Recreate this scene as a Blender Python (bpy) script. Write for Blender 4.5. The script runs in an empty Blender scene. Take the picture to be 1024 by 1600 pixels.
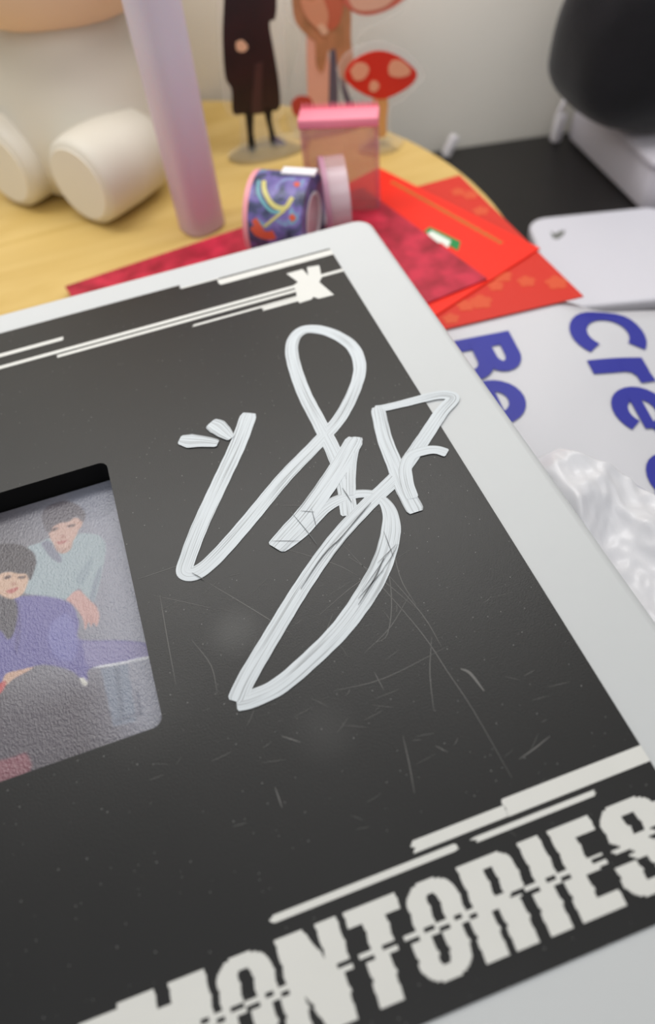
import bpy, bmesh, math, random
import numpy as np
from mathutils import Vector, Matrix, noise
random.seed(7)
S = bpy.context.scene
COL = S.collection
# ------------------------------------------------------------------ camera
HC = 0.29                                   # camera height above the desk top
YAW, PITCH, ROLL = 0.23071, 0.90196, -0.12808
FPX = 1200.0                                # focal length in pixels of the 1024x1600 frame
fw = np.array([math.sin(YAW)*math.cos(PITCH), math.cos(YAW)*math.cos(PITCH), -math.sin(PITCH)])
_rt = np.array([math.cos(YAW), -math.sin(YAW), 0.0]); _up = np.cross(_rt, fw)
rt = math.cos(ROLL)*_rt + math.sin(ROLL)*_up
up = -math.sin(ROLL)*_rt + math.cos(ROLL)*_up
cd = bpy.data.cameras.new('camera'); cam = bpy.data.objects.new('camera', cd); COL.objects.link(cam)
cam.matrix_world = Matrix(((rt[0], up[0], -fw[0], 0), (rt[1], up[1], -fw[1], 0), (rt[2], up[2], -fw[2], HC), (0, 0, 0, 1)))
cd.sensor_fit = 'VERTICAL'; cd.sensor_height = 36; cd.lens = 36*FPX/1600
cd.clip_start = 0.01
cd.dof.use_dof = True; cd.dof.focus_distance = 0.236; cd.dof.aperture_fstop = 6.8
S.camera = cam
# ------------------------------------------------------------------ world, lamp, exposure
w = bpy.data.worlds.new('room'); S.world = w; w.use_nodes = True
w.node_tree.nodes['Background'].inputs[0].default_value = (0.97, 0.98, 1.0, 1)
w.node_tree.nodes['Background'].inputs[1].default_value = 0.44
ld = bpy.data.lights.new('ceiling_lamp', 'AREA'); ld.shape = 'RECTANGLE'; ld.size = 1.0; ld.size_y = 0.5
ld.energy = 2.6; ld.color = (1.0, 0.985, 0.96)
lamp = bpy.data.objects.new('ceiling_lamp', ld); COL.objects.link(lamp)
lamp.location = (-0.10, -0.45, 1.15); lamp.rotation_euler = (math.radians(35), 0, math.radians(-8))
ld2 = bpy.data.lights.new('desk_strip_lamp', 'AREA'); ld2.shape = 'RECTANGLE'; ld2.size = 0.6; ld2.size_y = 0.12
ld2.energy = 1.6; ld2.color = (1.0, 0.985, 0.965)                 # unseen strip light above the desk, set for sheen on the album
lamp2 = bpy.data.objects.new('desk_strip_lamp', ld2); COL.objects.link(lamp2)
lamp2.location = (0.02, 0.405, 0.48); lamp2.rotation_euler = (math.radians(14), 0, math.radians(-11))
S.view_settings.view_transform = 'Standard'; S.view_settings.look = 'None'
S.view_settings.gamma = 1; S.view_settings.use_curve_mapping = False; S.view_settings.exposure = 0.06

# ------------------------------------------------------------------ helpers
def ray(x, y):
    return (x-512)*rt - (y-800)*up + FPX*fw
def px(x, y, z):                            # point of a horizontal surface at height z
    d = ray(x, y); t = (z-HC)/d[2]
    return Vector((d[0]*t, d[1]*t, z))
def pv(x, y, Y):                            # point of an upright sheet standing at depth Y
    d = ray(x, y); t = Y/d[1]
    return Vector((d[0]*t, Y, HC+d[2]*t))
def lin(c):
    return tuple((v/255/12.92 if v/255 <= .04045 else ((v/255+.055)/1.055)**2.4) for v in c)
def mat(name, c, rough=.5, spec=.5, trans=0, alpha=1, var=0, vscale=30, bump=0, bscale=200, sheen=0, coat=0, metal=0, c2=None, ior=1.45, detail=4):
    m = bpy.data.materials.new(name); m.use_nodes = True
    nt = m.node_tree; b = nt.nodes['Principled BSDF']
    col = lin(c)
    b.inputs['Base Color'].default_value = (*col, 1)
    b.inputs['Roughness'].default_value = rough
    b.inputs['Specular IOR Level'].default_value = spec
    b.inputs['Transmission Weight'].default_value = trans
    b.inputs['IOR'].default_value = ior
    b.inputs['Coat Weight'].default_value = coat
    b.inputs['Metallic'].default_value = metal
    b.inputs['Sheen Weight'].default_value = sheen
    tc = nt.nodes.new('ShaderNodeTexCoord')
    if var or c2:
        n = nt.nodes.new('ShaderNodeTexNoise'); n.inputs['Scale'].default_value = vscale; n.inputs['Detail'].default_value = detail
        nt.links.new(tc.outputs['Object'], n.inputs['Vector'])
        r = nt.nodes.new('ShaderNodeValToRGB')
        c_2 = lin(c2) if c2 else tuple(v*(1-var) for v in col)
        r.color_ramp.elements[0].position = .35; r.color_ramp.elements[1].position = .65
        r.color_ramp.elements[0].color = (*c_2, 1); r.color_ramp.elements[1].color = (*col, 1)
        nt.links.new(n.outputs['Fac'], r.inputs[0]); nt.links.new(r.outputs[0], b.inputs['Base Color'])
    if bump:
        n2 = nt.nodes.new('ShaderNodeTexNoise'); n2.inputs['Scale'].default_value = bscale; n2.inputs['Detail'].default_value = 3
        nt.links.new(tc.outputs['Object'], n2.inputs['Vector'])
        bp = nt.nodes.new('ShaderNodeBump'); bp.inputs['Strength'].default_value = bump; bp.inputs['Distance'].default_value = .001
        nt.links.new(n2.outputs['Fac'], bp.inputs['Height']); nt.links.new(bp.outputs[0], b.inputs['Normal'])
    if alpha < 1:
        out = nt.nodes['Material Output']; mx = nt.nodes.new('ShaderNodeMixShader'); tr = nt.nodes.new('ShaderNodeBsdfTransparent')
        mx.inputs[0].default_value = alpha
        nt.links.new(tr.outputs[0], mx.inputs[1]); nt.links.new(b.outputs[0], mx.inputs[2]); nt.links.new(mx.outputs[0], out.inputs[0])
    return m
def tag(o, label=None, cat=None, group=None, kind=None):
    if label: o['label'] = label
    if cat: o['category'] = cat
    if group: o['group'] = group
    if kind: o['kind'] = kind
    return o
def thing(name, loc, label, cat, group=None):
    o = bpy.data.objects.new(name, None); COL.objects.link(o); o.location = loc; o.empty_display_size = .01
    return tag(o, label, cat, group)
def rootloc(p):
    while p and p.parent: p = p.parent
    return Vector(p.location) if p else Vector((0, 0, 0))
def mesh(name, vs, fs, m, parent=None, smooth=False, uv=None, origin=None):
    o0 = rootloc(parent) if parent else Vector(origin if origin else (0, 0, 0))
    me = bpy.data.meshes.new(name)
    me.from_pydata([tuple(Vector(v)-o0) for v in vs], [], fs); me.update()
    if uv:
        l = me.uv_layers.new(name='UVMap')
        for p in me.polygons:
            for li in p.loop_indices: l.data[li].uv = uv[me.loops[li].vertex_index]
    if smooth:
        for p in me.polygons: p.use_smooth = True
    if m: me.materials.append(m)
    o = bpy.data.objects.new(name, me); COL.objects.link(o)
    if parent: o.parent = parent
    else: o.location = o0
    return o
def bevel(o, w, seg=3, angle=30):
    md = o.modifiers.new('bevel', 'BEVEL'); md.width = w; md.segments = seg; md.limit_method = 'ANGLE'; md.angle_limit = math.radians(angle)
    for p in o.data.polygons: p.use_smooth = True
    return o
def subsurf(o, n=2):
    md = o.modifiers.new('sub', 'SUBSURF'); md.levels = n; md.render_levels = n; return o
def boxgeo(x0, x1, y0, y1, z0, z1):
    return ([(x0,y0,z0),(x1,y0,z0),(x1,y1,z0),(x0,y1,z0),(x0,y0,z1),(x1,y0,z1),(x1,y1,z1),(x0,y1,z1)],
            [(3,2,1,0),(4,5,6,7),(0,1,5,4),(1,2,6,5),(2,3,7,6),(3,0,4,7)])
def rrect(x0, x1, y0, y1, r, n=6):
    pts = []
    for cx, cy, a in ((x1-r,y1-r,0),(x0+r,y1-r,90),(x0+r,y0+r,180),(x1-r,y0+r,270)):
        for k in range(n+1):
            t = math.radians(a+90*k/n); pts.append((cx+r*math.cos(t), cy+r*math.sin(t)))
    return pts
def loops(rings, cap0=True, cap1=True, closed=False):     # rings: lists of 3-D points, same length, joined in order
    n = len(rings[0]); vs = [p for r in rings for p in r]; fs = []
    m = len(rings)
    for i in range(m if closed else m-1):
        a, b = i*n, ((i+1) % m)*n
        for k in range(n):
            k2 = (k+1) % n; fs.append((a+k, a+k2, b+k2, b+k))
    if not closed:
        if cap0: fs.append(tuple(range(n-1, -1, -1)))
        if cap1: fs.append(tuple((m-1)*n+k for k in range(n)))
    return vs, fs
def prism(pts, z0, z1):                     # upright prism over a horizontal outline
    return loops([[(x,y,z0) for x,y in pts], [(x,y,z1) for x,y in pts]])
def slab(pts3, nrm, t):                     # thick sheet from an outline in any plane
    n = Vector(nrm)*t
    return loops([[Vector(p)+n for p in pts3], [Vector(p) for p in pts3]])
def ccw(pts):
    a = sum(p[0]*q[1]-q[0]*p[1] for p, q in zip(pts, pts[1:]+pts[:1]))
    return pts if a > 0 else pts[::-1]
def spline(pts, n=10):
    pts = [Vector(p) for p in pts]; out = []
    P = [pts[0]*2-pts[1]]+pts+[pts[-1]*2-pts[-2]]
    for i in range(1, len(P)-2):
        a, b, c, d = P[i-1:i+3]
        for k in range(n):
            t = k/n
            out.append(.5*((2*b)+(c-a)*t+(2*a-5*b+4*c-d)*t*t+(3*b-a-3*c+d)*t**3))
    out.append(pts[-1]); return out
def lathe(profile, n=40):                   # (r, z) pairs about the z axis
    rings = [[(r*math.cos(2*math.pi*k/n), r*math.sin(2*math.pi*k/n), z) for k in range(n)] for r, z in profile]
    return loops(rings)
def xform(vs, M): return [M @ Vector(v) for v in vs]
def tubegeo(path, r, n=8):
    path = [Vector(p) for p in path]; rings = []
    for i, p in enumerate(path):
        d = (path[min(i+1, len(path)-1)]-path[max(i-1, 0)]).normalized()
        a = d.orthogonal().normalized() if i == 0 else (a-d*a.dot(d)).normalized()
        b = d.cross(a)
        rr = r[i] if isinstance(r, (list, tuple)) else r
        rings.append([p+(a*math.cos(2*math.pi*k/n)+b*math.sin(2*math.pi*k/n))*rr for k in range(n)])
    return loops(rings)

# ------------------------------------------------------------------ materials
M = {}
M['desk'] = mat('black_laminate', (34,32,32), rough=.45, var=.15, vscale=60, bump=.1, bscale=900)
M['wall'] = mat('wall_paint', (240,236,226), rough=.85, var=.05, vscale=6, bump=.15, bscale=350)
M['floor'] = mat('floor_grey', (120,112,104), rough=.6, var=.1)
M['leg'] = mat('desk_leg_metal', (40,40,42), rough=.4)
M['white_card'] = mat('white_case', (210,213,214), rough=.42, spec=.4, var=.012, vscale=40, bump=.02, bscale=700)
M['print'] = mat('white_print', (229,229,224), rough=.5, spec=.3, var=.02, vscale=90)
M['black_in'] = mat('black_card', (9,9,9), rough=.7, spec=.2)
M['edge_in'] = mat('dark_edge', (20,20,20), rough=.5)

# wood
def wood():
    m = bpy.data.materials.new('pale_wood'); m.use_nodes = True; nt = m.node_tree; b = nt.nodes['Principled BSDF']
    tc = nt.nodes.new('ShaderNodeTexCoord'); mp = nt.nodes.new('ShaderNodeMapping'); mp.inputs['Scale'].default_value = (3, 22, 3); mp.inputs['Rotation'].default_value = (0,0,.5)
    n = nt.nodes.new('ShaderNodeTexNoise'); n.inputs['Scale'].default_value = 3; n.inputs['Detail'].default_value = 6; n.inputs['Distortion'].default_value = .8
    r = nt.nodes.new('ShaderNodeValToRGB'); r.color_ramp.elements[0].position = .3; r.color_ramp.elements[1].position = .7
    r.color_ramp.elements[0].color = (*lin((205,172,98)), 1); r.color_ramp.elements[1].color = (*lin((222,192,122)), 1)
    nt.links.new(tc.outputs['Object'], mp.inputs[0]); nt.links.new(mp.outputs[0], n.inputs['Vector']); nt.links.new(n.outputs['Fac'], r.inputs[0]); nt.links.new(r.outputs[0], b.inputs['Base Color'])
    b.inputs['Roughness'].default_value = .45; b.inputs['Specular IOR Level'].default_value = .35
    return m
M['wood'] = wood()

# dark printed cover with dust, faint smudges and scuffs
def cover():
    m = bpy.data.materials.new('charcoal_cover'); m.use_nodes = True; nt = m.node_tree; b = nt.nodes['Principled BSDF']; L = nt.links.new
    tc = nt.nodes.new('ShaderNodeTexCoord')
    n = nt.nodes.new('ShaderNodeTexNoise'); n.inputs['Scale'].default_value = 26; n.inputs['Detail'].default_value = 5
    L(tc.outputs['Object'], n.inputs['Vector'])
    r = nt.nodes.new('ShaderNodeValToRGB'); r.color_ramp.elements[0].position = .3; r.color_ramp.elements[1].position = .75
    r.color_ramp.elements[0].color = (*lin((15,15,15)), 1); r.color_ramp.elements[1].color = (*lin((21,21,21)), 1)
    L(n.outputs['Fac'], r.inputs[0])
    v = nt.nodes.new('ShaderNodeTexVoronoi'); v.inputs['Scale'].default_value = 760; v.inputs['Randomness'].default_value = 1
    L(tc.outputs['Object'], v.inputs['Vector'])
    # only a random few of the cells carry a speck
    sep = nt.nodes.new('ShaderNodeSeparateColor'); L(v.outputs['Color'], sep.inputs[0])
    g = nt.nodes.new('ShaderNodeMath'); g.operation = 'GREATER_THAN'; g.inputs[1].default_value = .66; L(sep.outputs[0], g.inputs[0])
    sz = nt.nodes.new('ShaderNodeMath'); sz.operation = 'MULTIPLY'; sz.inputs[1].default_value = .13; L(sep.outputs[1], sz.inputs[0])
    lt = nt.nodes.new('ShaderNodeMath'); lt.operation = 'LESS_THAN'; L(v.outputs['Distance'], lt.inputs[0]); L(sz.outputs[0], lt.inputs[1])
    mu = nt.nodes.new('ShaderNodeMath'); mu.operation = 'MULTIPLY'; L(g.outputs[0], mu.inputs[0]); L(lt.outputs[0], mu.inputs[1])
    m2 = nt.nodes.new('ShaderNodeMath'); m2.operation = 'MULTIPLY'; m2.inputs[1].default_value = .5; L(mu.outputs[0], m2.inputs[0])
    mx = nt.nodes.new('ShaderNodeMixRGB'); mx.inputs[2].default_value = (*lin((170,170,168)), 1)
    L(m2.outputs[0], mx.inputs[0]); L(r.outputs[0], mx.inputs[1])
    last = mx
    for (sx, sy, rad, amt) in ((368,985,.011,.16),(505,1140,.012,.06),(230,1100,.02,.05)):   # rubbed, dusty patches
        c = px(sx, sy, .1)-Vector((-.0175, .144, .0627)); vm = nt.nodes.new('ShaderNodeVectorMath'); vm.operation = 'DISTANCE'
        L(tc.outputs['Object'], vm.inputs[0]); vm.inputs[1].default_value = c
        q = nt.nodes.new('ShaderNodeMapRange'); q.interpolation_type = 'SMOOTHSTEP'; q.inputs['From Max'].default_value = rad; q.inputs['To Min'].default_value = amt; q.inputs['To Max'].default_value = 0
        L(vm.outputs['Value'], q.inputs['Value'])
        k = nt.nodes.new('ShaderNodeMath'); k.operation = 'MULTIPLY'; L(q.outputs[0], k.inputs[0]); L(n.outputs['Fac'], k.inputs[1])
        mm = nt.nodes.new('ShaderNodeMixRGB'); mm.inputs[2].default_value = (*lin((190,190,188)), 1); L(k.outputs[0], mm.inputs[0]); L(last.outputs[0], mm.inputs[1]); last = mm
    L(last.outputs[0], b.inputs['Base Color'])
    n3 = nt.nodes.new('ShaderNodeTexNoise'); n3.inputs['Scale'].default_value = 14; n3.inputs['Detail'].default_value = 6
    L(tc.outputs['Object'], n3.inputs['Vector'])
    mr = nt.nodes.new('ShaderNodeMapRange'); mr.inputs['To Min'].default_value = .36; mr.inputs['To Max'].default_value = .46
    L(n3.outputs['Fac'], mr.inputs['Value']); L(mr.outputs[0], b.inputs['Roughness'])
    n2 = nt.nodes.new('ShaderNodeTexNoise'); n2.inputs['Scale'].default_value = 2200; n2.inputs['Detail'].default_value = 2
    L(tc.outputs['Object'], n2.inputs['Vector'])
    bp = nt.nodes.new('ShaderNodeBump'); bp.inputs['Strength'].default_value = .18; bp.inputs['Distance'].default_value = .0003
    L(n2.outputs['Fac'], bp.inputs['Height']); L(bp.outputs[0], b.inputs['Normal'])
    b.inputs['IOR'].default_value = 1.54
    return m
M['cover'] = cover()
# paint-pen ink: streaks run along each stroke
def ink():
    m = bpy.data.materials.new('white_pen_ink'); m.use_nodes = True; nt = m.node_tree; b = nt.nodes['Principled BSDF']; L = nt.links.new
    uv = nt.nodes.new('ShaderNodeUVMap'); mp = nt.nodes.new('ShaderNodeMapping'); mp.inputs['Scale'].default_value = (14, 5, 1)
    n = nt.nodes.new('ShaderNodeTexNoise'); n.inputs['Scale'].default_value = 1; n.inputs['Detail'].default_value = 3
    L(uv.outputs[0], mp.inputs[0]); L(mp.outputs[0], n.inputs['Vector'])
    r = nt.nodes.new('ShaderNodeValToRGB'); e = r.color_ramp.elements
    e[0].position = .30; e[0].color = (*lin((150,154,157)), 1); e[1].position = .50; e[1].color = (*lin((218,225,230)), 1)
    L(n.outputs['Fac'], r.inputs[0]); L(r.outputs[0], b.inputs['Base Color']); b.inputs['Roughness'].default_value = .45
    return m
M['ink'] = ink()
M['scratch'] = mat('pale_scratch', (112,111,109), rough=.5)
M['scratch_dark'] = mat('dark_scratch', (100,103,106), rough=.5)

# ------------------------------------------------------------------ setting
v, f = boxgeo(-1.6, 1.6, -1.2, 1.2, -.76, -.74)
tag(mesh('floor', v, f, M['floor']), kind='structure')
wy = lambda x: .513 - .205*(x-.255)          # the wall runs a little askew to the album
v = []
for x in (-1.3, 1.3):
    for dy in (0.004, .084):
        for z in (-.74, 1.5): v.append((x, wy(x)+dy, z))
tag(mesh('wall_back', v, [(0,4,5,1),(2,3,7,6),(1,5,7,3),(0,2,6,4),(0,1,3,2),(4,6,7,5)], M['wall']), kind='structure')
# desk
d = thing('desk', (0, 0, -.74), 'black laminate desk top behind the white slab-like power bank', 'desk')
pts = [(-.75, wy(-.75)), (-.75, -.40), (.75, -.40), (.75, wy(.75))]
bevel(mesh('desk_top', *prism(pts, -.025, 0), M['desk'], d), .002, 2)
for x, y in ((-.7, -.35), (.66, -.35), (-.7, .55), (.66, .36)):
    mesh('leg', *boxgeo(x, x+.04, y, y+.04, -.74, -.025), M['leg'], d)
# round wooden board on a ring foot
TX, TY, TR, TZ = -.025, .352, .220, .060
t = thing('round_wooden_stand', (TX, TY, 0), 'round pale wooden stand carrying the figurine and the standees', 'stand')
prof = [(TR-.003, TZ-.016), (TR, TZ-.013), (TR, TZ-.002), (TR-.001, TZ-.0005), (TR-.002, TZ)]
v, f = lathe(prof, 160); mesh('board', xform(v, Matrix.Translation((TX, TY, 0))), f, M['wood'], t, smooth=False)
v, f = lathe([(TR-.05, 0), (TR-.05, TZ-.016)], 80); mesh('foot_ring', xform(v, Matrix.Translation((TX, TY, 0))), f, M['wood'], t)

# ------------------------------------------------------------------ red envelopes on the stand
def envelope(corners, z0, z1): return prism(ccw([tuple(c) for c in corners]), z0, z1)
def quad(c, u, lu, w_, lw):                  # corner, direction, length, direction, width
    c = Vector(c).to_2d() if len(c) == 3 else Vector(c); u = Vector(u).normalized(); w_ = Vector(w_).normalized()
    return [c, c+u*lu, c+u*lu+w_*lw, c+w_*lw]
M['env_b'] = mat('red_paper_gold', (214,48,34), rough=.5, bump=.05, bscale=300)
M['env_a'] = mat('bright_red_paper', (246,40,18), rough=.45, bump=.04, bscale=300)
M['env_m'] = mat('crimson_patterned_paper', (206,44,72), rough=.45, c2=(150,18,42), vscale=75, detail=3, bump=.05, bscale=300)
M['gold'] = mat('gold_print', (220,84,48), rough=.45)
M['gold2'] = mat('gold_lettering', (196,112,40), rough=.4)
M['green'] = mat('green_label', (22,140,72), rough=.5)
M['lwhite'] = mat('white_label', (232,240,230), rough=.5)
EZ = TZ+.0018                                # the bag's hem is tucked underneath
eb = thing('red_envelope', (.15, .31, EZ), 'red envelope with faint gold blossoms, lowest of the fan, overhanging the stand', 'envelope', 'red envelopes on the round stand')
cb = [(.193,.2497),(.188,.3735),(.098,.372),(.103,.2565)]
mesh('paper', *envelope(cb, EZ, EZ+.0007), M['env_b'], eb)
def blossom(cx, cy, z, r, m, parent, k=5):
    pts = []
    for i in range(40):
        a = 2*math.pi*i/40; rr = r*(.72+.28*abs(math.cos(k*a/2))); pts.append((cx+rr*math.cos(a), cy+rr*math.sin(a)))
    mesh('blossom', *prism(pts, z, z+.00012+r*.01), m, parent)
for x, y, r in ((870,442,.0055),(823,440,.0045),(785,432,.005),(752,472,.0055),(728,478,.0042),(775,447,.004),(735,305,.0045),(752,330,.0045),(716,300,.004),(705,498,.004)):
    p = px(x, y, EZ+.0007); blossom(p.x, p.y, EZ+.0007, r, M['gold'], eb)
ea = thing('red_envelope', (.17, .33, EZ+.0008), 'bright red envelope with gold line of lettering and green label, middle of the fan', 'envelope', 'red envelopes on the round stand')
ua = Vector((-4.3, 11.0)); wa = Vector((-11.0, -4.3))
mesh('paper', *envelope(quad((.193, .291), ua, .118, wa, .085), EZ+.0008, EZ+.0016), M['env_a'], ea)
za = EZ+.0016
a0, a1 = px(612,284,za), px(786,381,za)
for k in range(26):                          # a row of small gold characters
    t0 = k/26; q = a0.lerp(a1, t0); dirn = (a1-a0).normalized(); pr = Vector((-dirn.y, dirn.x, 0))
    L_ = (a1-a0).length/26*.8; h = .0022+.0006*random.random()
    P4 = [q-pr*h/2, q+dirn*L_-pr*h/2, q+dirn*L_+pr*h/2, q+pr*h/2]
    mesh('gold_character', *prism([(p.x,p.y) for p in P4], za, za+.0001), M['gold2'], ea)
g = [px(*p, za) for p in ((663,362),(672,355),(720,378),(716,392))]
gl = mesh('green_label', *prism(ccw([(p.x,p.y) for p in g]), za, za+.0002), M['green'], ea)
g = [px(*p, za) for p in ((668,366),(675,361),(705,377),(700,388),(690,380),(684,380))]
mesh('white_lettering', *prism(ccw([(p.x,p.y) for p in g]), za+.0002, za+.0003), M['lwhite'], gl)
em = thing('red_envelope', (.10, .33, EZ+.0017), 'crimson dark-patterned envelope lying on top of the fan, partly under the signed box', 'envelope', 'red envelopes on the round stand')
um = Vector((-2.1, 9.2)); wm = Vector((-9.2, -2.1))
mesh('paper', *envelope([(.158,.2785),(.1335,.3835),(-.036,.3635),(-.012,.253)], EZ+.0017, EZ+.0025), M['env_m'], em)

# ------------------------------------------------------------------ signed album box
AT = .100; AB = EZ+.0027                     # top and bottom of the box
al = thing('album_box', (-.0175, .144, AB), 'signed white album box with charcoal cover and photo window', 'album')
X0, X1, Y0, Y1 = -.140, .1065, -.012, .3005
WX0, WX1, WY0, WY1 = -.108, -.0290, .0955, .1965     # window
zc = AT-.0004                                # surface of the white case; the cover is proud of it
rings = []
for ins, z in ((.001,AB),(0,AB+.001),(0,zc-.0034),(.0004,zc-.002),(.0012,zc-.0010),(.0022,zc-.0003),(.0034,zc)):
    rings.append([(x,y,z) for x,y in rrect(X0+ins, X1-ins, Y0+ins, Y1-ins, .0068, 8)])
for z in (zc, zc-.0089):
    rings.append([(x,y,z) for x,y in rrect(WX0, WX1, WY0, WY1, .003, 8)])
v, f = loops(rings)
body = mesh('case', v, f, M['white_card'], al); body.data.materials.append(M['black_in'])
nr = len(rrect(0,1,0,1,.1,8))
for i, p in enumerate(body.data.polygons):
    if 7*nr <= i < 8*nr or i == len(body.data.polygons)-1: p.material_index = 1
    p.use_smooth = i < 6*nr
# dark cover sheet with the window cut through it
PX1, PY0, PY1 = .0822, .0122, .2825
o_, i_ = rrect(-.118, PX1, PY0, PY1, .0004, 8), rrect(WX0, WX1, WY0, WY1, .003, 8)
v, f = loops([[(x,y,zc) for x,y in o_], [(x,y,AT) for x,y in o_], [(x,y,AT) for x,y in i_], [(x,y,zc) for x,y in i_]], closed=True)
cov = mesh('cover_panel', v, f, M['cover'], al); cov['label'] = 'charcoal printed cover sheet'
cov.data.materials.append(M['black_in'])
for i, p in enumerate(cov.data.polygons):
    if 2*nr <= i < 3*nr: p.material_index = 1
def flat(name, polys, m, z=AT, t=.00012, parent=cov):  # flat print: outlines in centimetres on the cover
    vs, fs = [], []
    for pts in polys:
        a, b = prism(ccw([(x/100, y/100) for x, y in pts]), z, z+t); k = len(vs); vs += a; fs += [tuple(i+k for i in q) for q in b]
    return mesh(name, vs, fs, m, parent)
# stripes of the glitch graphics: ends are ragged
def stripe(x0, x1, y0, y1, rag0=0, rag1=0, n=5, dx=0):
    L_, R_ = [], []
    for k in range(n+1):
        y = y0+(y1-y0)*k/n
        L_.append((x0+(random.uniform(-1,1)*rag0), y)); R_.append((x1+random.uniform(-1,1)*rag1, y))
    return flat('stripe', [L_[::-1] + R_], M['print'])
stripe(4.45, 8.22, 4.32, 4.74, .04, 0)
stripe(2.05, 4.44, 4.33, 4.60, .1, 0)
stripe(-1.5, 3.0, 4.05, 4.21, .06, .1)
stripe(3.45, 6.55, 4.05, 4.18, .12, .08)
stripe(3.2, 8.22, 27.75, 28.13, .05, 0)
stripe(1.62, 3.25, 28.2, 28.27, .02, .0)
flat('dark_stripe', [[(-11.8,28.25),(1.55,28.25),(1.6,28.5),(-11.8,28.5)]], M['cover'], z=zc, t=.0004)
stripe(-11.5, -3.5, 26.93, 27.14, 0, .06)
stripe(-11.5, 6.2, 26.19, 26.38, 0, 0)
stripe(-3.8, 6.2, 25.92, 26.09, .1, 0)
stripe(1.55, 6.1, 25.52, 25.64, .08, 0)
stripe(4.4, 6.3, 25.30, 25.54, .06, 0)
stripe(7.0, 8.22, 26.42, 26.60, 0, 0)
# the X logo: two crossing bars plus blocks, edges displaced row by row
Xp = [px(*p, AT) for p in ((448,428),(473,421),(482,431),(480,418),(499,415),(503,434),(499,441),(522,461),(498,467),(490,464),(487,468),(468,474),(464,466),(463,454),(458,447),(466,441))]
flat('logo_letter', [[(p.x*100, p.y*100) for p in Xp]], M['print'], t=.00016)
# title: heavy condensed capitals drawn row by row, upper and lower half out of register
def interval_letter(ch, t, w_):              # filled intervals of a letter of width w_ at relative height t (0 foot, 1 head)
    s = .54                                  # stem
    if ch == 'I': return [(0, w_)]
    if ch == 'T': return [(0, w_)] if t > .83 else [((w_-s)/2-.02, (w_+s)/2-.02)]
    if ch == 'O':
        def ell(a, b, cx, yy, rr):           # rounded ends
            if yy < rr: return a*(1-math.sqrt(max(0, 1-((rr-yy)/rr)**2)))
            return 0
        hh = 2.0; y = t*hh; e = min(y, hh-y); ins = ell(.55, 0, 0, e, .45)
        if e < .30: return [(ins, w_-ins)]
        hin = ell(.10, 0, 0, e-.30, .12)
        return [(ins, .47+hin), (w_-.47-hin, w_-ins)]
    if ch == 'N':
        sx = .50; dg = (1-t)*(w_-sx-.12)
        a, b = (0, sx), (w_-sx, w_); c = (dg, dg+.64)
        out = sorted([a, (max(0, c[0]), min(w_, c[1])), b]); r = [out[0]]
        for q in out[1:]:
            if q[0] <= r[-1][1]+.01: r[-1] = (r[-1][0], max(r[-1][1], q[1]))
            else: r.append(q)
        return r
    if ch == 'M':
        if t > .80: return [(0, .81), (1.12, w_)]
        if t > .60: return [(0, w_)]
        return [(0, .52), (.66, w_-.66), (w_-.52, w_)] if t < .48 else [(0, .56), (.64, w_)]
    if ch == 'E':
        if t > .83 or t < .17: return [(0, w_)]
        if .42 < t < .58: return [(0, w_*.86)]
        return [(0, .54)]
    if ch == 'R':
        if t > .46:
            yy = (t-.46)/.54; e = min(yy, 1-yy); ins = .26*max(0, 1-e/.28)**2
            if e < .22: return [(0, w_-ins)]
            return [(0, .55), (w_-.50, w_-ins)]
        return [(0, .54), (w_-.52-.04, w_-.02)]
    if ch == 'S':
        y = t*2.0; e = min(y, 2-y); ins = .5*(1-math.sqrt(max(0, 1-((.42-e)/.42)**2))) if e < .42 else 0
        if e < .30: return [(ins, w_-ins)]
        if t > .72: return [(0, .56), (w_-.56, w_)]
        if t > .62: return [(0, .62), (w_-.54, w_)]
        if t > .38:
            k = (.62-t)/.24; return [(.10+k*.34*1.0, .75+k*.62)] if .0 else [(.04+k*.55, min(w_, 1.02+k*.5))]
        if t > .28: return [(0, .54), (w_-.62, w_)]
        return [(0, .56), (w_-.56, w_)]
rows = 40
rnd = random.Random(3); jit = [rnd.uniform(-.014, .014) for _ in range(rows)]
for r_ in range(1, rows, 2): jit[r_] = jit[r_-1]
for r_ in (10, 11, 28, 29): jit[r_] += .025
for ch, x0, x1 in (('M',-5.09,-3.16),('O',-2.98,-1.74),('N',-1.56,-.12),('T',.05,1.29),('O',1.43,2.62),('R',2.80,4.07),('I',4.33,4.86),('E',5.10,6.16),('S',6.30,7.75)):
    vs, fs = [], []
    for r_ in range(rows):
        t0, t1 = r_/rows, (r_+1)/rows
        sh = jit[r_] + (0 if r_ >= 22 else -.19 if r_ < 18 else (.03 if r_ < 20 else -.30))
        y0, y1 = 1.75+1.97*t0, 1.75+1.97*t1
        for a, b in interval_letter(ch, (t0+t1)/2, x1-x0):
            a, b = min(x0+a+sh, 8.2), min(x0+b+sh, 8.2)
            if b-a < .01: continue
            q, g_ = prism([(a/100,y0/100),(b/100,y0/100),(b/100,y1/100),(a/100,y1/100)], AT, AT+.00014)
            k = len(vs); vs += q; fs += [tuple(i+k for i in ff) for ff in g_]
    mesh('title_letter', vs, fs, M['print'], cov)
stripe(-5.9, -5.0, 3.05, 3.62, .05, 0); stripe(7.5, 8.22, 3.30, 3.46); stripe(7.6, 8.22, 2.2, 2.6)

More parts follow.
